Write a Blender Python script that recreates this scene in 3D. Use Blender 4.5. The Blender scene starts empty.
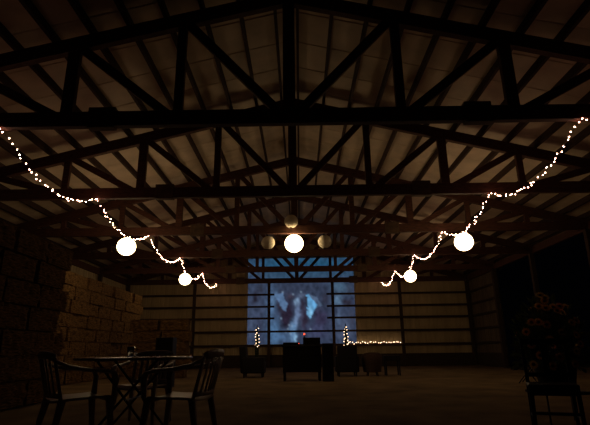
import bpy, bmesh, math, random
from mathutils import Vector, Matrix, noise as mnoise
random.seed(11)
S = bpy.context.scene
C = S.collection
PI = math.pi
ORD = ['zeroth', 'first', 'second', 'third', 'fourth', 'fifth', 'sixth', 'seventh', 'eighth', 'ninth', 'tenth',
       'eleventh', 'twelfth', 'thirteenth', 'fourteenth', 'fifteenth', 'sixteenth', 'seventeenth']

# ------------------------------------------------------------------ materials
def mat(name, col, rough=.8, var=.25, scale=8., stretch=(1, 1, 1), bump=.0, metal=0., spec=.3):
    m = bpy.data.materials.new(name); m.use_nodes = True
    nt = m.node_tree; b = nt.nodes['Principled BSDF']
    b.inputs['Roughness'].default_value = rough
    b.inputs['Metallic'].default_value = metal
    b.inputs['Specular IOR Level'].default_value = spec
    tc = nt.nodes.new('ShaderNodeTexCoord'); mp = nt.nodes.new('ShaderNodeMapping')
    mp.inputs['Scale'].default_value = stretch
    n = nt.nodes.new('ShaderNodeTexNoise'); n.inputs['Scale'].default_value = scale; n.inputs['Detail'].default_value = 5
    r = nt.nodes.new('ShaderNodeValToRGB')
    r.color_ramp.elements[0].position = .3; r.color_ramp.elements[1].position = .7
    r.color_ramp.elements[0].color = tuple(c * (1 - var) for c in col) + (1,)
    r.color_ramp.elements[1].color = tuple(min(1, c * (1 + var)) for c in col) + (1,)
    nt.links.new(tc.outputs['Object'], mp.inputs[0]); nt.links.new(mp.outputs[0], n.inputs[0])
    nt.links.new(n.outputs[0], r.inputs[0]); nt.links.new(r.outputs[0], b.inputs['Base Color'])
    if bump:
        bp = nt.nodes.new('ShaderNodeBump'); bp.inputs['Strength'].default_value = bump; bp.inputs['Distance'].default_value = .02
        nt.links.new(n.outputs[0], bp.inputs['Height']); nt.links.new(bp.outputs[0], b.inputs['Normal'])
    return m

def emit(name, col, s):
    m = bpy.data.materials.new(name); m.use_nodes = True
    nt = m.node_tree; nt.nodes.clear()
    o = nt.nodes.new('ShaderNodeOutputMaterial'); e = nt.nodes.new('ShaderNodeEmission')
    e.inputs[0].default_value = (*col, 1); e.inputs[1].default_value = s
    nt.links.new(e.outputs[0], o.inputs[0])
    return m

LANTERN = 10.5
BULB = 38.
M = dict(
    timber=mat('truss_timber', (.085, .034, .02), .75, .35, 6, (1, 6, 6), .15),
    purlin=mat('purlin_timber', (.05, .026, .018), .8, .35, 5, (6, 1, 6), .1),
    plate=mat('splice_timber', (.10, .06, .035), .8, .3, 8),
    roof=mat('roof_sheet', (.62, .48, .345), .6, .14, 2.2, (1, 1, 1), 0.05, 0., .3),
    wall=mat('wall_sheet', (.46, .36, .205), .65, .16, 1.6, (2, 2, .3), 0., 0., .25),
    post=mat('post_timber', (.05, .03, .02), .85, .3, 6, (6, 6, 1), .1),
    skirt=mat('skirt_board', (.05, .033, .02), .9, .3, 6, (1, 6, 6), .1),
    dirt=mat('packed_dirt', (.17, .115, .06), .95, .35, 1.3, (1, 1, 1), .5, 0., .1),
    straw=mat('straw', (.145, .082, .031), .95, .7, 9, (2, 1, 5), 1.0, 0., .1),
    plastic=mat('moulded_plastic', (.38, .33, .32), .38, .06, 3, spec=.5),
    tabletop=mat('dark_tabletop', (.05, .045, .04), .25, .1, 4, spec=.5),
    iron=mat('black_metal', (.02, .02, .022), .4, .2, 6, metal=.6),
    darkwall=mat('dark_wall_sheet', (.13, .095, .06), .85, .25, 3, (1, 1, .3)),  # ribbed sheet of the right wall, darker base colour than the other walls
    black=mat('black_laminate', (.014, .013, .013), .6, .2, 6),
    fabric=mat('dark_upholstery', (.018, .015, .018), .9, .25, 40, bump=.2),
    brownfab=mat('brown_upholstery', (.07, .04, .028), .85, .25, 40, bump=.2),
    darkwood=mat('dark_chair_wood', (.02, .014, .010), .5, .3, 8, (1, 1, 1), .05),
    paper=mat('white_paper', (.72, .64, .48), .9, .05, 20),
    wire=mat('dark_wire', (.012, .016, .010), .6, .1, 5),
    glass=None,
    leaf=mat('leaf_green', (.06, .075, .03), .6, .35, 12),
    tub=mat('dark_tub', (.02, .018, .017), .6, .2, 6),
    orange=mat('orange_petal', (.9, .5, .13), .7, .2, 30),
    yellow=mat('yellow_petal', (.85, .62, .2), .7, .2, 30),
    pink=mat('dusky_petal', (.8, .42, .25), .7, .2, 30),
    disc=mat('flower_disc', (.06, .03, .012), .9, .2, 60),
    blue=mat('navy_cloth', (.02, .025, .06), .8, .2, 30),
    lit=emit('lit_paper_lantern', (1, .72, .38), LANTERN),
    bulb=emit('lit_fairy_bulb', (1, .52, .36), BULB),
    spark=emit('lit_mini_bulb', (1, .66, .40), 5.0),
    led=emit('red_indicator', (1, .09, .03), 2.2),
)
def translucent(m, f):
    nt = m.node_tree; b = nt.nodes['Principled BSDF']; o = nt.nodes['Material Output']
    t = nt.nodes.new('ShaderNodeBsdfTranslucent'); x = nt.nodes.new('ShaderNodeMixShader'); x.inputs[0].default_value = f
    src = b.inputs['Base Color'].links[0].from_socket
    nt.links.new(src, t.inputs[0]); nt.links.new(b.outputs[0], x.inputs[1]); nt.links.new(t.outputs[0], x.inputs[2]); nt.links.new(x.outputs[0], o.inputs[0])
for q in ('orange', 'yellow', 'pink', 'leaf'): translucent(M[q], .45)
g = bpy.data.materials.new('clear_glass'); g.use_nodes = True
gb = g.node_tree.nodes['Principled BSDF']
gb.inputs['Transmission Weight'].default_value = 1; gb.inputs['Roughness'].default_value = .02; gb.inputs['IOR'].default_value = 1.45
M['glass'] = g

# ------------------------------------------------------------------ helpers
def obj(name, bm, m, parent=None, loc=(0, 0, 0), smooth=False):
    me = bpy.data.meshes.new(name)
    bmesh.ops.recalc_face_normals(bm, faces=bm.faces[:])
    bm.to_mesh(me); bm.free()
    if smooth:
        for p in me.polygons: p.use_smooth = True
    me.materials.append(m)
    o = bpy.data.objects.new(name, me); C.objects.link(o)
    o.location = loc
    if parent: o.parent = parent
    return o
def tag(o, label, cat, group=None):
    o['label'] = label; o['category'] = cat
    if group: o['group'] = group
    return o
def thing(name, label, cat, loc=(0, 0, 0), rz=0, group=None):
    o = bpy.data.objects.new(name, None); C.objects.link(o)
    o.location = loc; o.rotation_euler = (0, 0, rz); o.empty_display_size = .1
    return tag(o, label, cat, group)
def struct(o): o['kind'] = 'structure'; return o
def dup(root, loc, rz, label, group=None):
    r = root.copy(); C.objects.link(r); r.location = loc; r.rotation_euler = (0, 0, rz); r['label'] = label
    if group: r['group'] = group
    for ch in list(root.children):
        c = ch.copy(); C.objects.link(c); c.parent = r
        for gch in ch.children:
            d = gch.copy(); C.objects.link(d); d.parent = c
    return r
def bx(bm, x0, x1, y0, y1, z0, z1, bev=0):
    ret = bmesh.ops.create_cube(bm, size=1, matrix=Matrix.Translation(((x0+x1)/2, (y0+y1)/2, (z0+z1)/2)) @ Matrix.Diagonal((x1-x0, y1-y0, z1-z0, 1)))
    if bev:
        es = list({e for v in ret['verts'] for e in v.link_edges})
        bmesh.ops.bevel(bm, geom=es, offset=bev, segments=3, affect='EDGES', profile=.6)
    return bm
def box(*a, **k): return bx(bmesh.new(), *a, **k)
def beam(bm, p0, p1, t, h, up=Vector((0, 0, 1)), t1=None, h1=None):
    """bar from p0 to p1, thickness t across, h in the plane of up; may taper"""
    p0 = Vector(p0); p1 = Vector(p1); d = (p1-p0).normalized()
    s = d.cross(up)
    if s.length < 1e-4: s = d.cross(Vector((0, 1, 0)))
    s.normalize(); u = s.cross(d)
    t1 = t if t1 is None else t1; h1 = h if h1 is None else h1
    vs = []
    for p, tt, hh in ((p0, t, h), (p1, t1, h1)):
        for a, b in ((-1, -1), (1, -1), (1, 1), (-1, 1)):
            vs.append(bm.verts.new(p + s*a*tt/2 + u*b*hh/2))
    for f in ((0, 1, 2, 3), (7, 6, 5, 4), (0, 4, 5, 1), (1, 5, 6, 2), (2, 6, 7, 3), (3, 7, 4, 0)):
        bm.faces.new([vs[i] for i in f])
    return bm
def tube(bm, pts, r, n=6, cap=True, flat=None):
    pts = [Vector(p) for p in pts]; rings = []
    for i, p in enumerate(pts):
        d = (pts[min(i+1, len(pts)-1)] - pts[max(i-1, 0)]).normalized()
        a = d.cross(Vector((0, 0, 1)))
        if a.length < 1e-3: a = d.cross(Vector((0, 1, 0)))
        a.normalize(); b = a.cross(d)
        rr = r[i] if isinstance(r, (list, tuple)) else r
        ra, rb = (rr, rr) if flat is None else (rr*flat[0], rr*flat[1])
        rings.append([bm.verts.new(p + a*math.cos(k*2*PI/n)*ra + b*math.sin(k*2*PI/n)*rb) for k in range(n)])
    for A, B in zip(rings, rings[1:]):
        for k in range(n): bm.faces.new((A[k], A[(k+1) % n], B[(k+1) % n], B[k]))
    if cap: bm.faces.new(rings[0][::-1]); bm.faces.new(rings[-1])
    return bm
def lathe(bm, prof, n=24, c=(0, 0, 0)):
    rings = []
    for r, z in prof:
        rings.append([bm.verts.new((c[0]+r*math.cos(k*2*PI/n), c[1]+r*math.sin(k*2*PI/n), c[2]+z)) for k in range(n)] if r > 1e-5
                     else [bm.verts.new((c[0], c[1], c[2]+z))])
    for A, B in zip(rings, rings[1:]):
        for k in range(n):
            k2 = (k+1) % n
            if len(A) == 1 and len(B) == 1: continue
            if len(A) == 1: bm.faces.new((A[0], B[k], B[k2]))
            elif len(B) == 1: bm.faces.new((A[k], A[k2], B[0]))
            else: bm.faces.new((A[k], A[k2], B[k2], B[k]))
    return bm

# ------------------------------------------------------------------ building dimensions
BAY = [6.80, 10.46, 14.12, 17.78, 21.44, 25.10]
CH0 = 4.33                      # underside of the bottom chords
HALF = 9.15
def chord_z(x): return 6.81 - .25*abs(x)
def roof_z(x): return 6.945 + .17 - .25*abs(x)

# floor
bm = bmesh.new()
nx, ny = 70, 60
for j in range(ny+1):
    for i in range(nx+1):
        x = -10 + 26*i/nx; y = -3 + 29*j/ny
        z = .018*mnoise.noise(Vector((x*.7, y*.7, 0))) + .01*mnoise.noise(Vector((x*2.3, y*2.3, 3)))-.012
        bm.verts.new((x, y, z))
bm.verts.ensure_lookup_table()
for j in range(ny):
    for i in range(nx):
        a = j*(nx+1)+i; bm.faces.new([bm.verts[k] for k in (a, a+1, a+nx+2, a+nx+1)])
struct(obj('floor', bm, M['dirt'], smooth=True))

# ceiling: ribbed roof sheets on both slopes
def roof_slope(sg):
    bm = bmesh.new(); prof = []
    y = .2
    while y < 25.5:
        prof += [(y, 0), (y+.86, 0), (y+.875, .012), (y+.895, .012)]; y += .91
    rows = []
    for x in (0, 9.6):
        rows.append([bm.verts.new((sg*x, yy, roof_z(x)+dz)) for yy, dz in prof])
    rows2 = [[bm.verts.new((v.co.x, v.co.y, v.co.z+.012)) for v in r] for r in rows]
    for A, B in ((rows[0], rows[1]), (rows2[1], rows2[0]), (rows[1], rows2[1]), (rows2[0], rows[0])):
        for k in range(len(A)-1): bm.faces.new((A[k], A[k+1], B[k+1], B[k]))
    return bm
struct(obj('ceiling', roof_slope(-1), M['roof']))
struct(obj('ceiling', roof_slope(1), M['roof']))

# ribbed walls
def ribbed(a0, a1, fz0, fz1, place):
    bm = bmesh.new(); prof = []; a = a0
    while a < a1:
        prof += [(a, 0), (a+.17, 0), (a+.19, .025), (a+.22, .025), (a+.24, 0)]; a += .24
    prof = [(min(q, a1), d) for q, d in prof]
    lo = [bm.verts.new(place(q, d, fz0(q))) for q, d in prof]; hi = [bm.verts.new(place(q, d, fz1(q))) for q, d in prof]
    lo2 = [bm.verts.new(place(q, d+.01, fz0(q))) for q, d in prof]; hi2 = [bm.verts.new(place(q, d+.01, fz1(q))) for q, d in prof]
    for k in range(len(lo)-1):
        bm.faces.new((lo[k], lo[k+1], hi[k+1], hi[k])); bm.faces.new((hi2[k], hi2[k+1], lo2[k+1], lo2[k]))
    return bm
YW = 25.26
struct(obj('wall_back', ribbed(-9.3, 9.3, lambda q: -.05, lambda q: roof_z(q)-.01, lambda q, d, z: (q, YW+d, z)), M['wall']))
struct(obj('wall_left', ribbed(.2, 25.24, lambda q: -.05, lambda q: roof_z(9.3)-.01, lambda q, d, z: (-9.3-d, q, z)), M['wall']))
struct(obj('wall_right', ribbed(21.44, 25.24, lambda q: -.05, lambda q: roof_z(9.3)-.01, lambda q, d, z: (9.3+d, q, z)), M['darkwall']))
# dark skirt boards low on the walls
for nm, a in (('baseboard_back', (-9.18, 9.18, 25.205, 25.255, -.03, .62)), ('baseboard_left', (-9.29, -9.23, .3, 25.1, -.03, .62)), ('baseboard_right', (9.23, 9.29, 21.5, 25.1, -.03, .62))):
    struct(obj(nm, box(*a), M['skirt']))

# ------------------------------------------------------------------ posts, girts, eave beams
def post(x, y, h, label, w=.16):
    o = obj('wall_post', box(-w/2, w/2, -w/2, w/2, -.03, h, bev=.006), M['post'], loc=(x, y, 0)); tag(o, label, 'post', 'timber posts along the walls'); return o
names = ['nearest', 'second', 'third', 'fourth', 'fifth']
for i, y in enumerate(BAY):
    for sg, side in ((-1, 'left'), (1, 'right')):
        lab = ('timber corner post at the %s end of the far wall' % side) if i == 5 else \
            '%s timber post from the camera along the %s side of the barn' % (names[i], side)
        post(sg*9.13, y if i < 5 else 25.08, CH0, lab)
for x, lab in ((-5.49, 'timber post in the far wall, left of the projected picture'), (-1.50, 'timber post crossing the left side of the projected picture'),
               (1.90, 'timber post crossing the right side of the projected picture'), (5.49, 'timber post in the far wall at the end of the lit garland')):
    post(x, 25.0, CH0, lab, .15)
GZ = [3.72, 3.08, 2.47, 1.79, 1.09]
gn = ['topmost', 'second from top', 'third from top', 'fourth from top', 'lowest']
def girt(x0, x1, y0, y1, z, label):
    b = box(-(x1-x0)/2, (x1-x0)/2, -(y1-y0)/2, (y1-y0)/2, -.05, .05, bev=.004)
    tag(obj('wall_girt', b, M['post'], loc=((x0+x1)/2, (y0+y1)/2, z)), label, 'girt', 'horizontal girts on the walls')
for k, z in enumerate(GZ):
    if k < 3:
        girt(-9.2, -1.22, 25.08, 25.17, z, '%s wall girt on the far wall, left of the big doorway' % gn[k])
        girt(1.58, 9.2, 25.08, 25.17, z, '%s wall girt on the far wall, right of the big doorway' % gn[k])
    else:
        girt(-9.2, 9.2, 25.08, 25.17, z, '%s girt running the whole width of the far wall' % gn[k])
    girt(-9.29, -9.21, .3, 25.0, z, '%s girt along the left side wall' % gn[k])
    girt(9.21, 9.29, 21.5, 25.0, z, '%s girt on the short clad bay of the right wall' % gn[k])
for sg, side in ((-1, 'left'), (1, 'right')):
    o = obj('eave_beam', box(-.06, .06, .3, 25.2, -.13, .13), M['timber'], loc=(sg*9.235, 0, CH0+.13))
    tag(o, 'long timber eave beam along the top of the %s side' % side, 'beam')

# ------------------------------------------------------------------ roof trusses
def make_truss():
    t = thing('roof_truss', '', 'truss', (0, BAY[0], CH0), 0, 'timber roof trusses')
    Z = lambda z: z - CH0
    up = Vector((0, 0, 1))
    obj('bottom_chord', box(-9.08, 9.08, -.06, .06, 0, .26, bev=.006), M['timber'], t)
    for sg in (-1, 1):
        b = bmesh.new(); beam(b, (0, 0, Z(chord_z(0))), (sg*9.5, 0, Z(chord_z(9.5))), .12, .26); obj('top_chord', b, M['timber'], t)
    b = bmesh.new(); beam(b, (0, 0, .13), (0, 0, Z(chord_z(0))), .13, .20, Vector((1, 0, 0))); obj('king_post', b, M['timber'], t)
    for sg in (-1, 1):
        for k in (1, 2, 3, 4):
            x = 1.83*k
            b = bmesh.new(); beam(b, (sg*x, 0, .13), (sg*x, 0, Z(chord_z(x))), .09, .15 if k != 2 else .2, Vector((1, 0, 0))); obj('web_post', b, M['timber'], t)
            b = bmesh.new(); beam(b, (sg*(x-.08), 0.0, Z(chord_z(x))-.05), (sg*(x-1.72), 0.0, .16), .075, .15); obj('web_brace', b, M['timber'], t)
        b = box(-.22, .22, -.075, .075, -.03, .33, bev=.01); obj('splice_plate', b, M['plate'], t, (sg*3.06, 0, 0))
    return t
t0 = make_truss()
t0['label'] = 'nearest wooden roof truss, spanning the full top of the picture'
tl = ['', 'second wooden roof truss from the camera', 'third roof truss from the camera, with paper lanterns hung at its middle',
      'fourth roof truss from the camera, just behind the central lanterns', 'fifth roof truss, seen against the top of the projected picture',
      'last roof truss, set against the far gable wall']
for i in range(1, 6): dup(t0, (0, BAY[i], CH0), 0, tl[i])

# purlins
k = 0
for sg, side in ((-1, 'left'), (1, 'right')):
    for i in range(15):
        x = (.26+.63*i) if sg < 0 else (.16+.64*i)
        b = bmesh.new()
        w = .027
        vs = []
        for yy in (.3, 25.22):
            for xx, top in ((x-w, 0), (x+w, 0), (x+w, 1), (x-w, 1)):
                z = roof_z(xx) - (.004 if top else .168)
                vs.append(b.verts.new((sg*(xx-x), yy, z - roof_z(x))))
        for f in ((0, 1, 2, 3), (7, 6, 5, 4), (0, 4, 5, 1), (1, 5, 6, 2), (2, 6, 7, 3), (3, 7, 4, 0)): b.faces.new([vs[q] for q in f])
        tag(obj('roof_purlin', b, M['purlin'], loc=(sg*x, 0, roof_z(x))),
            'long dark roof purlin, %s out from the ridge on the %s slope' % (ORD[i+1], side), 'purlin', 'purlins under the roof sheets')

# ------------------------------------------------------------------ film picture: projected light painted into a glowing sheet
SX0, SX1, SZ0, SZ1 = -2.66, 3.10, 1.15, 5.71
def gs(u, v, cu, cv, su, sv, a=0):
    du, dv = u-cu, v-cv
    c, s = math.cos(a), math.sin(a)
    p, q = (du*c+dv*s)/su, (-du*s+dv*c)/sv
    return math.exp(-(p*p+q*q))
def inpoly(u, v, P):
    r = False; j = len(P)-1
    for i in range(len(P)):
        if (P[i][1] > v) != (P[j][1] > v) and u < (P[j][0]-P[i][0])*(v-P[i][1])/(P[j][1]-P[i][1])+P[i][0]: r = not r
        j = i
    return r
def zp(*pts): return [((x-33)/459., (y-33)/362.) for x, y in pts]
SHARD = zp((279, 197), (292, 190), (330, 234), (316, 262), (300, 292), (288, 276), (286, 238))
WING = zp((296, 190), (330, 205), (354, 238), (322, 250), (305, 222))
FOLD = zp((277, 194), (290, 205), (292, 246), (284, 240))
LEFTF = zp((148, 192), (182, 182), (204, 232), (196, 262), (178, 250), (168, 226))
def lin(c): return Vector([((q/255+.055)/1.055)**2.4 if q > 10 else q/255/12.92 for q in c])
# soft patches of the moving picture: centre, spread, tilt, colour, strength
PATCH = [(260, 60, 300, 42, 0, (44, 86, 118), 1.0), (260, 105, 300, 18, 0, (58, 84, 112), .8), (255, 160, 130, 22, 0, (60, 64, 86), .8),
         (70, 260, 32, 150, 0, (70, 76, 102), 1.), (66, 205, 11, 28, .2, (44, 38, 52), 1.1), (48, 300, 9, 55, 0, (84, 92, 120), .8), (86, 160, 10, 22, .3, (50, 50, 66), .9),
         (88, 330, 10, 40, -.1, (60, 62, 86), .8), (132, 250, 18, 90, 0, (84, 106, 142), 1.1), (150, 350, 26, 50, 0, (88, 118, 158), 1.1), (145, 215, 8, 40, .3, (104, 132, 172), .8),
         (200, 275, 24, 52, .1, (48, 36, 54), 1.5), (172, 246, 8, 24, -.5, (56, 48, 64), 1.1), (186, 365, 22, 16, 0, (84, 108, 146), .9),
         (216, 200, 14, 14, 0, (72, 62, 80), 1.), (262, 196, 14, 8, .3, (104, 112, 142), .9),
         (243, 222, 8, 13, .1, (142, 164, 198), 1.4), (249, 262, 11, 30, -.1, (108, 120, 156), 1.2), (240, 300, 9, 28, .2, (122, 138, 176), 1.2), (262, 286, 5, 26, 0, (80, 78, 104), 1.),
         (224, 345, 12, 34, .15, (112, 142, 184), 1.3), (236, 372, 6, 18, -.15, (152, 188, 226), 1.2), (276, 300, 10, 42, 0, (56, 44, 62), 1.3), (268, 240, 6, 30, .1, (58, 50, 68), 1.2),
         (344, 296, 26, 40, 0, (60, 52, 78), 1.2), (326, 345, 40, 26, 0, (72, 72, 104), 1.), (366, 210, 14, 30, 0, (56, 54, 72), 1.),
         (426, 160, 30, 26, .3, (82, 104, 130), 1.), (418, 216, 17, 20, .5, (98, 120, 150), 1.2), (462, 226, 24, 13, .3, (52, 46, 60), 1.2), (470, 170, 14, 20, 0, (64, 70, 88), .9),
         (446, 330, 34, 52, 0, (82, 88, 114), 1.), (420, 290, 10, 30, .2, (92, 106, 136), .8), (476, 300, 9, 40, 0, (64, 64, 84), .9)]
PATCH = [(a, b, c, d, e, lin(f), q) for a, b, c, d, e, f, q in PATCH]
DOTS = [(195, 345), (205, 334), (222, 322), (214, 352), (300, 336), (262, 180), (228, 190), (183, 180), (210, 318), (176, 290)]
def film(u, v):
    X = 33+459*u; Y = 33+362*v
    wx = 9*mnoise.noise(Vector((X/26, Y/26, 2))) + 4*mnoise.noise(Vector((X/9, Y/9, 5)))
    wy = 9*mnoise.noise(Vector((X/26, Y/26, 9))) + 4*mnoise.noise(Vector((X/9, Y/9, 12)))
    c = lin((60, 66, 90)); x, y = X+wx, Y+wy
    for px, py, sx, sy, a, col, q in PATCH:
        c = c.lerp(col, min(1, 1.15*q*gs(x, y, px, py, sx, sy, a)))
    x2, y2 = X+.35*wx, Y+.35*wy
    def ip(P): return inpoly((x2-33)/459, (y2-33)/362, P)
    if ip(LEFTF): c = c.lerp(lin((104, 130, 172)), .85)
    if ip(WING): c = c.lerp(lin((98, 112, 142)), .8)
    if ip(SHARD): c = lin((112, 172, 224)).lerp(lin((150, 200, 238)), gs(X, Y, 300, 268, 10, 22))
    if ip(FOLD): c = lin((54, 52, 68))
    k = 1 + .5*mnoise.noise(Vector((X/13, Y/22, 20))) + .30*mnoise.noise(Vector((X/5, Y/8, 30)))
    c = c*max(.35, k)
    for dx, dy in DOTS: c = c.lerp(lin((165, 182, 210)), .8*gs(X, Y, dx, dy, 3, 3.5))
    return [max(.004, c[0]*.68), max(.004, c[1]*.78), max(.005, c[2]*.78)]
bm = bmesh.new(); lay = bm.verts.layers.float_color.new('picture')
NU, NV = 120, 92
for j in range(NV+1):
    for i in range(NU+1):
        u, v = i/NU, j/NV
        vv = bm.verts.new((SX0+u*(SX1-SX0), 0, SZ1+(SZ0-SZ1)*v)); acc = Vector((0, 0, 0))
        for du, dv in ((-.004, -.004), (.004, .004), (.004, -.004), (-.004, .004)): acc += Vector(film(u+du, v+dv))/4
        vv[lay] = (*acc, 1)
bm.verts.ensure_lookup_table()
fs = []
for j in range(NV):
    for i in range(NU):
        a = j*(NU+1)+i; fs.append(bm.faces.new([bm.verts[q] for q in (a, a+NU+1, a+NU+2, a+1)]))
pm = bpy.data.materials.new('film_glow'); pm.use_nodes = True
nt = pm.node_tree; nt.nodes.clear()
out = nt.nodes.new('ShaderNodeOutputMaterial'); em = nt.nodes.new('ShaderNodeEmission'); at = nt.nodes.new('ShaderNodeVertexColor')
at.layer_name = 'picture'; em.inputs[1].default_value = 1.0  # sheet emits the picture itself; the projector casts no light
nt.links.new(at.outputs[0], em.inputs[0]); nt.links.new(em.outputs[0], out.inputs[0])
scr = obj('glowing_picture_sheet', bm, pm, loc=(0, YW-.012, 0))
so = scr.modifiers.new('thickness', 'SOLIDIFY'); so.thickness = .006; so.offset = 0
tag(scr, 'glowing sheet imitating a bluish film picture projected on the far wall behind the girts', 'glowing picture')

# ------------------------------------------------------------------ fairy light strings
bm = bmesh.new(); bmesh.ops.create_icosphere(bm, subdivisions=1, radius=.011)
bulb0 = bpy.data.meshes.new('bulb'); bm.to_mesh(bulb0); bm.free(); bulb0.materials.append(M['bulb'])
bm = bmesh.new(); bmesh.ops.create_icosphere(bm, subdivisions=1, radius=.024)
bulb1 = bpy.data.meshes.new('bulb'); bm.to_mesh(bulb1); bm.free(); bulb1.materials.append(M['spark'])
def light_string(name, label, path, spacing, root_loc, nparts=100, jitter=.02, key=lambda p: p.y, group=None, offset=0.0, bulb=bulb0):
    t = thing(name, label, 'string lights', root_loc, 0, group)
    R = Vector(root_loc)
    b = bmesh.new(); tube(b, [Vector(p)-R for p in path], .0035, 5); obj('wire', b, M['wire'], t)
    pts = []; acc = spacing*.5 + offset
    for p, q in zip(path, path[1:]):
        p, q = Vector(p), Vector(q); L = (q-p).length; s = acc
        while s < L:
            pts.append(p.lerp(q, s/L) + Vector((random.uniform(-jitter, jitter), random.uniform(-jitter, jitter)*.4, random.uniform(-jitter, jitter*.6))))
            s += spacing*random.uniform(.75, 1.25)
        acc = s - L
    pts.sort(key=key)
    for p in pts[:nparts]:
        o = bpy.data.objects.new('bulb', bulb); C.objects.link(o); o.parent = t; o.location = p-R
    rest = pts[nparts:]
    if rest:
        b = bmesh.new()
        for p in rest: bmesh.ops.create_icosphere(b, subdivisions=1, radius=.011, matrix=Matrix.Translation(p-R))
        o = obj('bulb', b, M['bulb'], t); o['kind'] = 'stuff'
    return t
SAG = [.47, .45, .44, .52, .40]
def string_x(sg, y): return 4.65 - max(0, y-10.4)/14.64*(.32 if sg < 0 else .1)
def string_z(y):
    for bi in range(5):
        s = (y-BAY[bi]+.07)/3.66
        if 0 <= s <= 1: return CH0-.012-SAG[bi]*4*s*(1-s)
for sg, side in ((-1, 'left'), (1, 'right')):
    path = [(sg*(8.9-i*.25), BAY[0]-.07, CH0-.012-.012*math.sin(i*2.1)**2) for i in range(17)]
    XH = 4.65
    path.append((sg*XH, BAY[0]-.07, CH0-.012))
    for bi in range(5):
        y0, y1 = BAY[bi]-.07, BAY[bi+1]-.07
        for k in range(1, 25):
            s = k/24
            sag = SAG[bi]*4*s*(1-s)
            w = .02*math.sin(k*1.7+bi)
            path.append((sg*(string_x(sg, y0+(y1-y0)*s)+w*(1 if 0 < k < 24 else 0)), y0+(y1-y0)*s, CH0-.012-sag))
    def key(p): return p.y if abs(p.x) < 4.9 else 50+p.y
    light_string('string_light', 'long swagged string of fairy lights down the %s side of the barn' % side, path, .108, (sg*XH, BAY[0]-.07, CH0), 100, .034, key)

# ------------------------------------------------------------------ paper lanterns
def lantern(name, r, loc, top_z, label, m, group, cord_to=None):
    t = thing(name, label, 'lantern', loc, 0, group)
    b = bmesh.new(); prof = []
    n = 60
    for i in range(n+1):
        a = -PI/2 + .22 + (PI-.44)*i/n
        rr = r*(1 - .012*abs(math.sin(i*PI/5)))
        prof.append((rr*math.cos(a), rr*.97*math.sin(a)))
    lathe(b, prof, 36); obj('shade', b, m, t, smooth=True)
    b = bmesh.new()
    zt = r*.97*math.cos(.22)
    ring = [(r*.215*math.cos(k*PI/10), r*.215*math.sin(k*PI/10), zt) for k in range(21)]
    tube(b, ring, .004, 5); tube(b, [(-r*.215, 0, zt), (0, 0, zt+.03), (r*.215, 0, zt)], .003, 5)
    obj('wire_frame', b, M['wire'], t)
    b = bmesh.new()
    end = Vector(cord_to)-Vector(loc) if cord_to else Vector((0, 0, top_z-loc[2]))
    tube(b, [(0, 0, zt+.028), end], .004, 5); obj('hanging_cord', b, M['wire'], t)
    return t
SL = 'glowing lanterns on the light strings'
for sg, side in ((-1, 'left'), (1, 'right')):
    for (y, zc, word) in ((12.4, 3.60, 'nearer'), (18.6, 3.62, 'farther')):
        x = sg*string_x(sg, y)
        lantern('paper_lantern', .25 if y < 15 else .24, (x, y, zc), CH0, 'lit round paper lantern, the %s one hanging from the %s light string' % (word, side),
                M['lit'], SL, cord_to=(x, y, string_z(y)))
yt = BAY[2]-.06
lantern('paper_lantern', .29, (-.02, 14.12, 4.015), 0, 'brightly lit round paper lantern at the middle of the barn', M['lit'], 'lanterns under the third truss', cord_to=(-.02, 14.12, CH0+.01))
for (x, z, lab, ct) in ((-.10, 4.66, 'unlit pale paper lantern hanging above the bright central one', (-.04, yt-.01, 6.5)),
                        (-.83, 4.05, 'unlit pale paper lantern hanging left of the bright central one', (-.83, 14.12, CH0+.01)),
                        (.94, 4.06, 'unlit pale paper lantern hanging right of the bright central one', (.94, 14.12, CH0+.01))):
    lantern('paper_lantern', .215, (x, 13.86 if z > 4.3 else 14.12, z), 0, lab, M['paper'], 'lanterns under the third truss', cord_to=ct)

# ------------------------------------------------------------------ straw bales
bale_meshes = []
for v in range(4):
    bm = bmesh.new(); bx(bm, -.23, .23, -.47, .47, 0, .37)
    bmesh.ops.subdivide_edges(bm, edges=bm.edges[:], cuts=9, use_grid_fill=True)
    for vert in bm.verts:
        p = vert.co; n = mnoise.noise(Vector((p.x*9, p.y*9, p.z*9+v*5)))
        ex = abs(p.x)/.23; ey = abs(p.y)/.47; ez = abs(p.z-.185)/.185
        rnd = .02*(max(0, ex-.7)*max(0, ez-.7)+max(0, ey-.85)*max(0, ez-.7)+max(0, ex-.7)*max(0, ey-.85))*10
        d = Vector((p.x/.23, p.y/.47, (p.z-.185)/.185))
        groove = -.008 if min(abs(p.y-.19), abs(p.y+.19)) < .03 else 0
        vert.co += Vector((math.copysign(1, d.x)*(ex > .95), math.copysign(1, d.y)*(ey > .95)*.6, math.copysign(1, d.z)*(ez > .95)*.4))*(n*.03-.012+groove) - d*rnd*.1
    me = bpy.data.meshes.new('straw_bale'); bmesh.ops.recalc_face_normals(bm, faces=bm.faces[:]); bm.to_mesh(me); bm.free(); me.materials.append(M['straw']); bale_meshes.append(me)
def stack(xf, yend, cols, rows, rowh, word):
    for r in range(rows):
        for c in range(cols):
            y = yend - .485 - .985*(cols-1-c) - (.24 if r % 2 else 0)
            o = bpy.data.objects.new('straw_bale', random.choice(bale_meshes)); C.objects.link(o)
            o.location = (xf-.23+random.uniform(-.04, .04), y+random.uniform(-.02, .02), r*rowh); o.scale = (1, 1, rowh/.37*.99)
            o.rotation_euler = (0, 0, random.uniform(-.03, .03) + (PI if random.random() < .5 else 0))
            where = 'bottom row' if r == 0 else 'top row' if r == rows-1 else '%s row up' % ORD[r+1]
            tag(o, 'straw bale, %s, %s from the near end, of the %s stack' % (where, ORD[c+1], word), 'straw bale', 'straw bales in the %s stack' % word)
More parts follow.
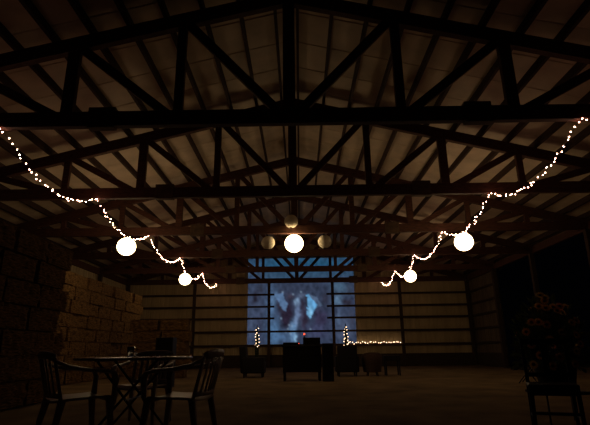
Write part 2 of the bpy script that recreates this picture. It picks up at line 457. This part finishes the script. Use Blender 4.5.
stack(-4.34, 9.05, 5, 7, .392, 'dark near')
stack(-6.22, 19.1, 9, 8, .376, 'far left')

for r in range(5):                                                   # low stack, laid crosswise
    for c in range(2):
        o = bpy.data.objects.new('straw_bale', random.choice(bale_meshes)); C.objects.link(o)
        o.location = (-5.12+.98*c+(.12 if r % 2 else 0)+random.uniform(-.02, .02), 16.2+random.uniform(-.03, .03), r*.376); o.scale = (1, 1, 1.005)
        o.rotation_euler = (0, 0, PI/2+random.uniform(-.03, .03))
        where = 'bottom row' if r == 0 else 'top row' if r == 4 else '%s row up' % ORD[r+1]
        tag(o, 'straw bale, %s, %s end of the low crosswise stack behind the table' % (where, ('left', 'right')[c]), 'straw bale', 'straw bales in the low crosswise stack')

# ------------------------------------------------------------------ moulded plastic armchairs (local: faces -Y)
def plastic_chair(label, loc, rz):
    t = thing('plastic_chair', label, 'chair', loc, rz, 'plastic chairs around the table')
    b = bmesh.new()                                                  # dished seat
    N = 10; top = []; bot = []
    for j in range(N+1):
        for i in range(N+1):
            u = i/N*2-1; v = j/N*2-1
            w = .235+.015*(-v)
            z = .425 + .018*u*u + .012*v*abs(v)*-1 - (.03 if v < -.85 else 0)*(abs(v)-.85)/.15
            top.append(b.verts.new((u*w, v*.225, z))); bot.append(b.verts.new((u*w, v*.225, z-.018)))
    for j in range(N):
        for i in range(N):
            a = j*(N+1)+i; b.faces.new([top[q] for q in (a, a+1, a+N+2, a+N+1)]); b.faces.new([bot[q] for q in (a+N+1, a+N+2, a+1, a)])
    edge = [i for i in range(N)] ; ring = [i for i in range(N+1)] + [(j+1)*(N+1)-1 for j in range(1, N+1)] + [N*(N+1)+i for i in range(N-1, -1, -1)] + [j*(N+1) for j in range(N-1, 0, -1)]
    for q, w in zip(ring, ring[1:]+ring[:1]): b.faces.new((top[q], bot[q], bot[w], top[w]))
    obj('seat', b, M['plastic'], t, smooth=False)
    b = bmesh.new()                                                  # slatted curved back
    def bp(a, z):                                                    # a in -1..1
        lean = (z-.42)*.26
        return Vector((a*.235*(1+.08*(z-.42)), .205+lean+.045*(1-a*a)*1.0, z))
    rail = [bp(-1+2*k/12, .795-.03*abs(-1+2*k/12)**3) for k in range(13)]
    tube(b, rail, .03, 8, flat=(.45, 1.1))
    tube(b, [bp(-1+2*k/12, .465) for k in range(13)], .02, 8, flat=(.5, 1.1))
    for a in (-1, 1): tube(b, [bp(a, .42), bp(a, .6), bp(a, .77)], .022, 8, flat=(1.1, .6))
    for a in (-.68, -.4, -.13, .13, .4, .68): tube(b, [bp(a, .46), bp(a, .62), bp(a, .79)], .019, 6, flat=(1.1, .35))
    obj('backrest', b, M['plastic'], t, smooth=True)
    for s in (-1, 1):
        b = bmesh.new()
        tube(b, [(s*.245, .29, .745), (s*.275, .20, .70), (s*.29, .05, .668), (s*.29, -.12, .655), (s*.278, -.20, .635), (s*.262, -.225, .585), (s*.25, -.215, .42)],
             [.026, .028, .03, .031, .03, .027, .026], 8, flat=(1.1, .55))
        obj('armrest', b, M['plastic'], t, smooth=True)
    for s in (-1, 1):
        for fy, y1 in ((-.19, -.245), (.195, .275)):
            b = bmesh.new()
            beam(b, (s*.225, fy, .43), (s*.262, y1, 0), .05, .055, Vector((0, 1, 0)), .032, .032)
            bmesh.ops.bevel(b, geom=b.edges[:], offset=.006, segments=2, affect='EDGES')
            obj('leg', b, M['plastic'], t)
    return t
TX, TY = -1.56, 4.92
pc = plastic_chair('pale plastic armchair left of the round table, facing right', (-1.86, 4.40, 0), PI*.5+.72)
dup(pc, (-.94, 4.36, 0), -PI*.5-.15, 'pale plastic armchair at the right of the round table, facing left')
dup(pc, (-1.76, 5.85, 0), -.12, 'pale plastic armchair behind the round table, its back just above the tabletop')

# round folding table
t = thing('round_table', 'dark round folding table on crossed metal legs between plastic chairs', 'table', (TX, TY, 0))
b = bmesh.new(); lathe(b, [(0, .735), (.56, .735), (.573, .74), (.577, .748), (.573, .757), (.56, .76), (0, .76)], 48); obj('tabletop', b, M['tabletop'], t)
for s in (-1, 1):
    for d in (-1, 1):
        b = bmesh.new(); tube(b, [(-d*.30, s*.22+d*.012, .735), (d*.34, s*.24+d*.012, .0)], .012, 8); obj('leg', b, M['iron'], t)
b = bmesh.new()
for d in (-1, 1): tube(b, [(d*.30, -.24, .728), (d*.30, .24, .728)], .009, 6)
tube(b, [(0.02, -.25, .37), (.02, .25, .37)], .008, 6); obj('crossbar', b, M['iron'], t)
# drinking glass and bottle on it
b = bmesh.new(); lathe(b, [(0, 0), (.028, 0), (.031, .02), (.036, .10), (.0345, .10), (.029, .02), (.026, .008), (0, .008)], 24)
tag(obj('drinking_glass', b, M['glass'], loc=(-1.56, 4.78, .7605), smooth=True), 'clear drinking glass catching glints on the round table', 'glass')
b = bmesh.new(); lathe(b, [(0, 0), (.022, 0), (.024, .01), (.03, .03), (.032, .045), (.03, .06), (.028, .06), (.0295, .045), (.0275, .03), (.02, .012), (0, .01)], 24)
tag(obj('tealight_glass', b, M['glass'], loc=(-1.49, 4.66, .7605), smooth=True), 'small clear glass candle cup next to the drinking glass', 'candle cup')

# dark box beyond the table
t = thing('cabinet', 'dark upright cabinet standing beyond the round table', 'cabinet', (-3.22, 12, 0))
obj('body', box(-.21, .21, -.2, .2, -.02, 1.16, bev=.012), M['black'], t)
for z0, z1 in ((.06, .58), (.6, 1.12)):
    d = obj('door', box(-.19, .19, -.22, -.198, z0, z1, bev=.004), M['black'], t)
    b = bmesh.new(); bmesh.ops.create_uvsphere(b, u_segments=10, v_segments=6, radius=.012, matrix=Matrix.Translation((.15, -.23, (z0+z1)/2))); obj('knob', b, M['iron'], d)

# ------------------------------------------------------------------ desk with equipment in front of the picture
t = thing('projector_desk', 'black desk in front of the projected picture, carrying equipment', 'desk', (.17, 14.1, 0))
obj('desk_top', box(-.57, .57, -.3, .3, .91, .95, bev=.005), M['black'], t)
obj('front_panel', box(-.53, .53, -.27, -.25, .22, .91), M['black'], t)
for s in (-1, 1): obj('side_panel', box(s*.53-.015, s*.53+.015, -.25, .27, .2, .91), M['black'], t)
for sx in (-.5, .5):
    for sy in (-.24, .24): obj('leg', box(sx-.03, sx+.03, sy-.03, sy+.03, -.02, .22), M['black'], t)
t = thing('film_projector', 'dark box projector on the right of the black desk, lens towards the wall', 'projector', (.46, 14.1, .95))
obj('body', box(-.25, .25, -.2, .2, .02, .22, bev=.02), M['black'], t)
b = bmesh.new(); tube(b, [(.08, .19, .12), (.08, .28, .12)], .05, 20); obj('lens', b, M['iron'], t)
obj('foot', box(-.2, -.15, -.15, .15, 0, .03), M['black'], t); obj('foot', box(.15, .2, -.15, .15, 0, .03), M['black'], t)
t = thing('media_player', 'flat dark player on the left of the black desk', 'player', (-.13, 14.05, .95))
obj('body', box(-.24, .24, -.17, .17, .008, .09, bev=.008), M['black'], t)
obj('foot', box(-.22, .22, -.15, .15, 0, .01), M['black'], t)
b = bmesh.new(); bmesh.ops.create_uvsphere(b, u_segments=8, v_segments=6, radius=.012, matrix=Matrix.Translation((.215, -.172, .055)))
o = obj('indicator_light', b, M['led'], t); o['label'] = 'small red indicator light'
t = thing('signal_lamp', 'small red-glowing lamp standing on top of the projector', 'lamp', (.25, 14.0, 1.17))
b = bmesh.new(); lathe(b, [(0, 0), (.035, 0), (.035, .012), (.014, .02), (.014, .07), (.02, .075), (0, .075)], 16); obj('stem', b, M['black'], t)
b = bmesh.new(); lathe(b, [(.018, .075), (.026, .09), (.026, .11), (.016, .125), (0, .128)], 16); obj('lamp_dome', b, M['led'], t)
t = thing('loudspeaker', 'tall black loudspeaker column to the right of the desk', 'loudspeaker', (.90, 13.75, 0))
obj('cabinet_body', box(-.15, .15, -.16, .16, -.02, 1.0, bev=.01), M['black'], t)
obj('grille', box(-.13, .13, -.175, -.158, .12, .96, bev=.004), M['iron'], t)

# ------------------------------------------------------------------ lounge seats in front of the far wall
def armchair(label, loc, rz, w, d, h, m):
    t = thing('armchair', label, 'armchair', loc, rz, 'upholstered seats facing the picture')
    obj('base', box(-w/2+.13, w/2-.13, -d/2+.02, d/2-.15, .12, .34, bev=.02), m, t)
    obj('seat_cushion', box(-w/2+.14, w/2-.14, -d/2, d/2-.2, .34, .46, bev=.04), m, t)
    b = box(-w/2+.06, w/2-.06, d/2-.22, d/2, .12, h, bev=.06)
    for v in b.verts: v.co.y += max(0, v.co.z-.4)*.12
    obj('backrest', b, m, t, smooth=True)
    for s in (-1, 1):
        obj('armrest', box(s*(w/2-.07)-.07, s*(w/2-.07)+.07, -d/2+.02, d/2-.06, .12, .62, bev=.045), m, t, smooth=True)
        for y in (-d/2+.1, d/2-.12):
            b = bmesh.new(); beam(b, (s*(w/2-.1), y, -.02), (s*(w/2-.1), y, .13), .04, .04, Vector((0, 1, 0)), .055, .055); obj('leg', b, M['black'], t)
    return t
armchair('dark armchair at left below the picture, seen from its side', (-1.42, 16.1, 0), PI/2, .78, .8, .97, M['fabric'])
armchair('dark armchair right of the loudspeaker, seen from behind', (1.66, 16.2, 0), PI, .76, .78, .96, M['fabric'])
# rounded tub chair
t = thing('tub_chair', 'low brown rounded tub chair below the lit garland', 'chair', (2.5, 16.2, 0))
b = bmesh.new(); ring = []
for k in range(25):
    a = -PI*.18 + (PI*1.36)*k/24
    ring.append((.3*math.cos(-a+PI), -.3*math.sin(-a+PI)*-1, 0))
prof_h = [.73-.16*abs(k/24*2-1)**2.5 for k in range(25)]
vs = []
for k in range(25):
    a = PI*.5 + (k/24-.5)*PI*1.4 + PI
    ca, sa = math.cos(a), math.sin(a)
    vs.append([b.verts.new((r*ca*fl, r*sa*fl, z)) for r, z, fl in ((.33, .10, .88), (.33, prof_h[k]*.6, 1), (.33, prof_h[k]-.03, 1.02), (.29, prof_h[k], 1), (.24, prof_h[k]-.03, 1), (.23, .36, 1), (.23, .10, .9))])
for A, B in zip(vs, vs[1:]):
    for q in range(6): b.faces.new((A[q], A[q+1], B[q+1], B[q]))
for A in (vs[0], vs[-1]): b.faces.new(A)
obj('shell', b, M['brownfab'], t, smooth=True)
b = bmesh.new(); lathe(b, [(0, .12), (.24, .12), (.25, .14), (.25, .38), (.23, .42), (0, .43)], 28); obj('seat_cushion', b, M['brownfab'], t, smooth=True)
for k in range(4):
    a = PI/4+k*PI/2; b = bmesh.new(); tube(b, [(.2*math.cos(a), .2*math.sin(a), .13), (.23*math.cos(a), .23*math.sin(a), -.015)], [.025, .016], 8); obj('leg', b, M['black'], t)
t = thing('low_bench', 'low dark bench beside the brown tub chair', 'bench', (3.2, 16.4, 0))
obj('seat', box(-.27, .27, -.2, .2, .45, .62, bev=.03), M['fabric'], t)
for sx in (-.22, .22):
    for sy in (-.15, .15): obj('leg', box(sx-.02, sx+.02, sy-.02, sy+.02, -.02, .46), M['black'], t)

# ------------------------------------------------------------------ light-wrapped slim trees and garland
def slim_tree(x, side, label):
    y = 24.35
    t = thing('slim_tree', label, 'tree', (x, y, 0), 0, 'slim trees wrapped in lights')
    b = bmesh.new(); lathe(b, [(0, -.02), (.13, -.02), (.15, .02), (.19, .30), (.2, .33), (.17, .33), (.16, .28), (0, .27)], 24); obj('pot', b, M['tub'], t)
    b = bmesh.new(); tube(b, [(0, 0, .25), (0, 0, .6)], .025, 8); obj('trunk', b, M['darkwood'], t)
    b = bmesh.new(); prof = [(0, .45)]
    for i in range(40):
        z = .45+1.65*i/39; r = .10*(1-(i/39)**2.2*.85)*(1+.1*math.sin(i*2.2)); prof.append((r, z))
    prof.append((0, 2.13)); lathe(b, prof, 22)
    for v in b.verts:
        n = mnoise.noise(v.co*16); v.co.x *= 1+.28*n; v.co.y *= 1+.28*n
    o = obj('foliage', b, M['leaf'], t); o['kind'] = 'stuff'
    path = []
    for i in range(121):
        s = i/120; z = 1.02+.93*s; a = s*PI*2*5.5+x; r = .10*(1-((z-.45)/1.65)**2.2*.85)*1.12+.018
        path.append((x+r*math.cos(a), y+r*math.sin(a), z))
    light_string('string_light', 'fairy lights spiralled up the slim dark tree at the %s of the picture' % side, path, .20, (x, y, 1.0), 100, .014, bulb=bulb1)
slim_tree(-2.06, 'lower left', 'slim dark tree wrapped in lights, left of the projected picture')
slim_tree(2.46, 'lower right', 'slim dark tree wrapped in lights, at the start of the garland')
path = []
for i in range(111):
    s = i/110; x = 2.64+2.72*s
    path.append((x, 25.06+.012*math.sin(i*.9), 1.15+.05*math.sin(i*.37)*math.sin(i*.11+1)+.055*math.sin(i*.23)**2))
light_string('string_light', 'short garland of fairy lights laid along the far wall girt', path, .115, (2.64, 25.06, 1.19), 60, .02, key=lambda p: p.x, bulb=bulb1)

# ------------------------------------------------------------------ dark wooden chair and flowers at right
t = thing('wooden_chair', 'dark wooden chair in front of the flowers, facing the camera', 'chair', (2.55, 4.80, 0), -.38); t.scale = (.86, .9, 1)
obj('seat', box(-.25, .25, -.2, .24, .435, .47, bev=.012), M['darkwood'], t)
obj('apron', box(-.225, .225, -.185, .21, .37, .436), M['darkwood'], t)
for s in (-1, 1):
    obj('leg', beam(bmesh.new(), (s*.225, -.175, .436), (s*.235, -.185, -.015), .045, .045, Vector((0, 1, 0)), .034, .034), M['darkwood'], t)
    b = bmesh.new(); beam(b, (s*.225, .215, .46), (s*.23, .26, -.015), .042, .045, Vector((0, 1, 0)), .034, .034); obj('leg', b, M['darkwood'], t)
    b = bmesh.new(); beam(b, (s*.225, .215, .45), (s*.235, .30, .90), .038, .042, Vector((0, 1, 0)), .03, .036); obj('back_post', b, M['darkwood'], t)
obj('top_rail', box(-.245, .245, .275, .305, .835, .895, bev=.01), M['darkwood'], t)
b = box(-.22, .22, .238, .258, .52, .56, bev=.006); obj('lower_rail', b, M['darkwood'], t)
b = bmesh.new(); beam(b, (0, .245, .54), (0, .288, .85), .07, .016, Vector((0, 1, 0))); obj('splat', b, M['darkwood'], t)
b = bmesh.new(); tube(b, [(-.228, -.18, .215), (.228, -.18, .215)], .014, 8); obj('stretcher', b, M['darkwood'], t)
for s in (-1, 1):
    b = bmesh.new(); tube(b, [(s*.23, -.18, .17), (s*.23, .24, .17)], .013, 8); obj('stretcher', b, M['darkwood'], t)

t = thing('flower_arrangement', 'big arrangement of orange and yellow daisy flowers in a dark tub on a low stand', 'flowers', (3.05, 5.65, .335))
b = bmesh.new(); lathe(b, [(0, 0), (.17, 0), (.18, .02), (.22, .24), (.235, .255), (.235, .28), (.21, .28), (.2, .22), (0, .2)], 32); obj('tub', b, M['tub'], t, smooth=False)
CEN = Vector((0, 0, .42))
b = bmesh.new(); rnd = random.Random(4)
for i in range(900):
    th = rnd.uniform(0, 2*PI); ph = math.acos(rnd.uniform(-.35, 1)); rr = rnd.uniform(.12, .40)
    p = CEN + Vector((rr*1.05*math.sin(ph)*math.cos(th), rr*.8*math.sin(ph)*math.sin(th), rr*1.5*math.cos(ph)))
    d = (p-CEN).normalized() + Vector((rnd.uniform(-.6, .6), rnd.uniform(-.6, .6), rnd.uniform(-.3, .6))); d.normalize()
    s = d.cross(Vector((rnd.uniform(-1, 1), rnd.uniform(-1, 1), rnd.uniform(-1, 1)))); s.normalize(); L = rnd.uniform(.07, .13); nrm = s.cross(d)
    q = [p, p+d*L*.5+s*L*.2+nrm*.006, p+d*L, p+d*L*.5-s*L*.2+nrm*.006, p+d*L*.5-nrm*.004]
    v = [b.verts.new(x) for x in q]
    b.faces.new((v[0], v[1], v[4])); b.faces.new((v[1], v[2], v[4])); b.faces.new((v[2], v[3], v[4])); b.faces.new((v[3], v[0], v[4]))
for i in range(26):
    th = rnd.uniform(0, 2*PI); rr = rnd.uniform(.1, .34)
    tube(b, [(0.05*math.cos(th), .05*math.sin(th), .2), (rr*math.cos(th)*.6, rr*math.sin(th)*.6, .45), (rr*math.cos(th), rr*math.sin(th)*.8, (.45+rnd.uniform(.0, .45)))], .004, 4)
o = obj('foliage', b, M['leaf'], t); o['kind'] = 'stuff'
petal_meshes = {}
for key, m in (('orange', M['orange']), ('yellow', M['yellow']), ('dusky pink', M['pink'])):
    b = bmesh.new()
    for ringr, nn, tilt in ((.048, 14, .25), (.036, 11, .5)):
        for k in range(nn):
            a = k*2*PI/nn + (0 if nn == 14 else .2); ca, sa = math.cos(a), math.sin(a)
            def pt(r, w, z): return b.verts.new((r*ca-w*sa, r*sa+w*ca, z))
            zz = math.tan(tilt)
            v = [pt(.010, -.004, 0), pt(ringr*.6, -.0085, ringr*.5*zz+.001), pt(ringr, -.003, ringr*.7*zz), pt(ringr, .003, ringr*.7*zz), pt(ringr*.6, .0085, ringr*.5*zz+.001), pt(.010, .004, 0)]
            b.faces.new(v)
    me = bpy.data.meshes.new('flower'); b.to_mesh(me); b.free(); me.materials.append(m); petal_meshes[key] = me
b = bmesh.new(); lathe(b, [(0, -.006), (.012, -.004), (.016, .004), (.013, .010), (0, .013)], 14)
dm = bpy.data.meshes.new('flower_center'); b.to_mesh(dm); b.free(); dm.materials.append(M['disc'])
# world x, z of the heads that show, then a few more round the back
heads = [(2.99, 1.40, 'yellow'), (3.04, 1.37, 'yellow'), (2.95, 1.27, 'orange'), (3.03, 1.33, 'orange'), (3.03, 1.25, 'orange'), (3.12, 1.26, 'orange'), (3.16, 1.22, 'orange'), (3.20, 1.27, 'dusky pink'),
         (2.84, 1.09, 'orange'), (2.92, 1.09, 'orange'), (3.01, 1.06, 'dusky pink'), (2.76, .98, 'orange'), (3.02, .89, 'orange'), (2.80, .84, 'dusky pink'), (3.30, 1.08, 'orange'), (3.36, 1.10, 'dusky pink'),
         (3.33, .94, 'orange'), (3.17, .97, 'yellow'), (2.88, .72, 'orange'), (3.10, .70, 'dusky pink'), (3.30, .76, 'yellow'), (3.36, .84, 'dusky pink'), (2.79, .62, 'yellow'), (3.00, .60, 'orange'), (3.26, .62, 'orange')]
for i, (x, z, kcol) in enumerate(heads):
    x -= 3.05
    yy = -.30*math.sqrt(max(.05, 1-(x/.5)**2-((z-.85)/.75)**2))-.04
    sc = (5.65+yy)/5.6; loc = Vector((.12+(x+3.05-.12)*sc-3.05, yy, .8+(z-.8)*sc-.335)); d = (loc-Vector((0, 0, .3))); d.z *= .5; d.y -= .2; d.normalize()
    f = bpy.data.objects.new('flower', petal_meshes[kcol]); C.objects.link(f); f.parent = t; f.location = loc
    f.rotation_euler = d.to_track_quat('Z', 'Y').to_euler(); f['label'] = kcol + ' daisy flower'
    c = bpy.data.objects.new('flower_center', dm); C.objects.link(c); c.parent = f
for i in range(14):
    th = rnd.uniform(.1, PI-.1); z = rnd.uniform(.75, 1.3); r = .36*math.sqrt(max(.1, 1-((z-.8)/.72)**2))
    loc = Vector((r*math.cos(th), .85*r*math.sin(th), z-.335)); kcol = rnd.choice(['orange', 'yellow', 'dusky pink'])
    d = Vector((loc.x, loc.y, .5*(z-.6))).normalized()
    f = bpy.data.objects.new('flower', petal_meshes[kcol]); C.objects.link(f); f.parent = t; f.location = loc
    f.rotation_euler = d.to_track_quat('Z', 'Y').to_euler(); f['label'] = kcol + ' daisy flower'
    c = bpy.data.objects.new('flower_center', dm); C.objects.link(c); c.parent = f

t = thing('plant_stand', 'low dark stand holding the flower tub', 'stand', (3.05, 5.65, 0))
obj('stand_top', box(-.27, .27, -.24, .24, .305, .335, bev=.006), M['darkwood'], t)
for sx in (-.24, .24):
    for sy in (-.2, .2): obj('leg', box(sx-.007, sx+.007, sy-.007, sy+.007, -.02, .306), M['darkwood'], t)

# folding chair with a dark blue back further off
t = thing('folding_chair', 'folding chair with a dark blue back, left of the flowers', 'chair', (5.7, 12.0, 0), .95)
obj('backrest', box(-.19, .19, .20, .225, .66, .90, bev=.01), M['blue'], t)
obj('seat', box(-.2, .2, -.2, .17, .43, .45, bev=.008), M['blue'], t)
for s in (-1, 1):
    b = bmesh.new(); tube(b, [(s*.2, .225, .91), (s*.205, .17, .60), (s*.21, -.2, -.008)], .011, 8); obj('leg', b, M['iron'], t)
    b = bmesh.new(); tube(b, [(s*.2, -.16, .44), (s*.2, .22, -.008)], .011, 8); obj('leg', b, M['iron'], t)

# ------------------------------------------------------------------ night outside
w = bpy.data.worlds.new('night'); S.world = w; w.use_nodes = True
w.node_tree.nodes['Background'].inputs[0].default_value = (.5, .55, 1, 1)
w.node_tree.nodes['Background'].inputs[1].default_value = .0004

# ------------------------------------------------------------------ camera
cam = bpy.data.cameras.new('camera'); co = bpy.data.objects.new('camera', cam); C.objects.link(co)
cam.sensor_width = 36; cam.lens = 463/590*36; cam.clip_start = .05; cam.clip_end = 200
p, y, r = math.radians(16.65), math.radians(.4), math.radians(.7)
fw = Vector((-math.sin(y)*math.cos(p), math.cos(y)*math.cos(p), math.sin(p))); rt = Vector((math.cos(y), math.sin(y), 0)); upv = rt.cross(fw)
r2 = rt*math.cos(r)-upv*math.sin(r); u2 = upv*math.cos(r)+rt*math.sin(r)
mw = Matrix((r2, u2, -fw)).transposed().to_4x4(); mw.translation = (.12, 0, .8)
co.matrix_world = mw
S.camera = co
S.view_settings.view_transform = 'Standard'; S.view_settings.look = 'None'
S.view_settings.exposure = 0; S.view_settings.gamma = 1; S.view_settings.use_curve_mapping = False
try:
    S.cycles.use_denoising = True; S.cycles.max_bounces = 8; S.cycles.use_light_tree = True
except Exception: pass
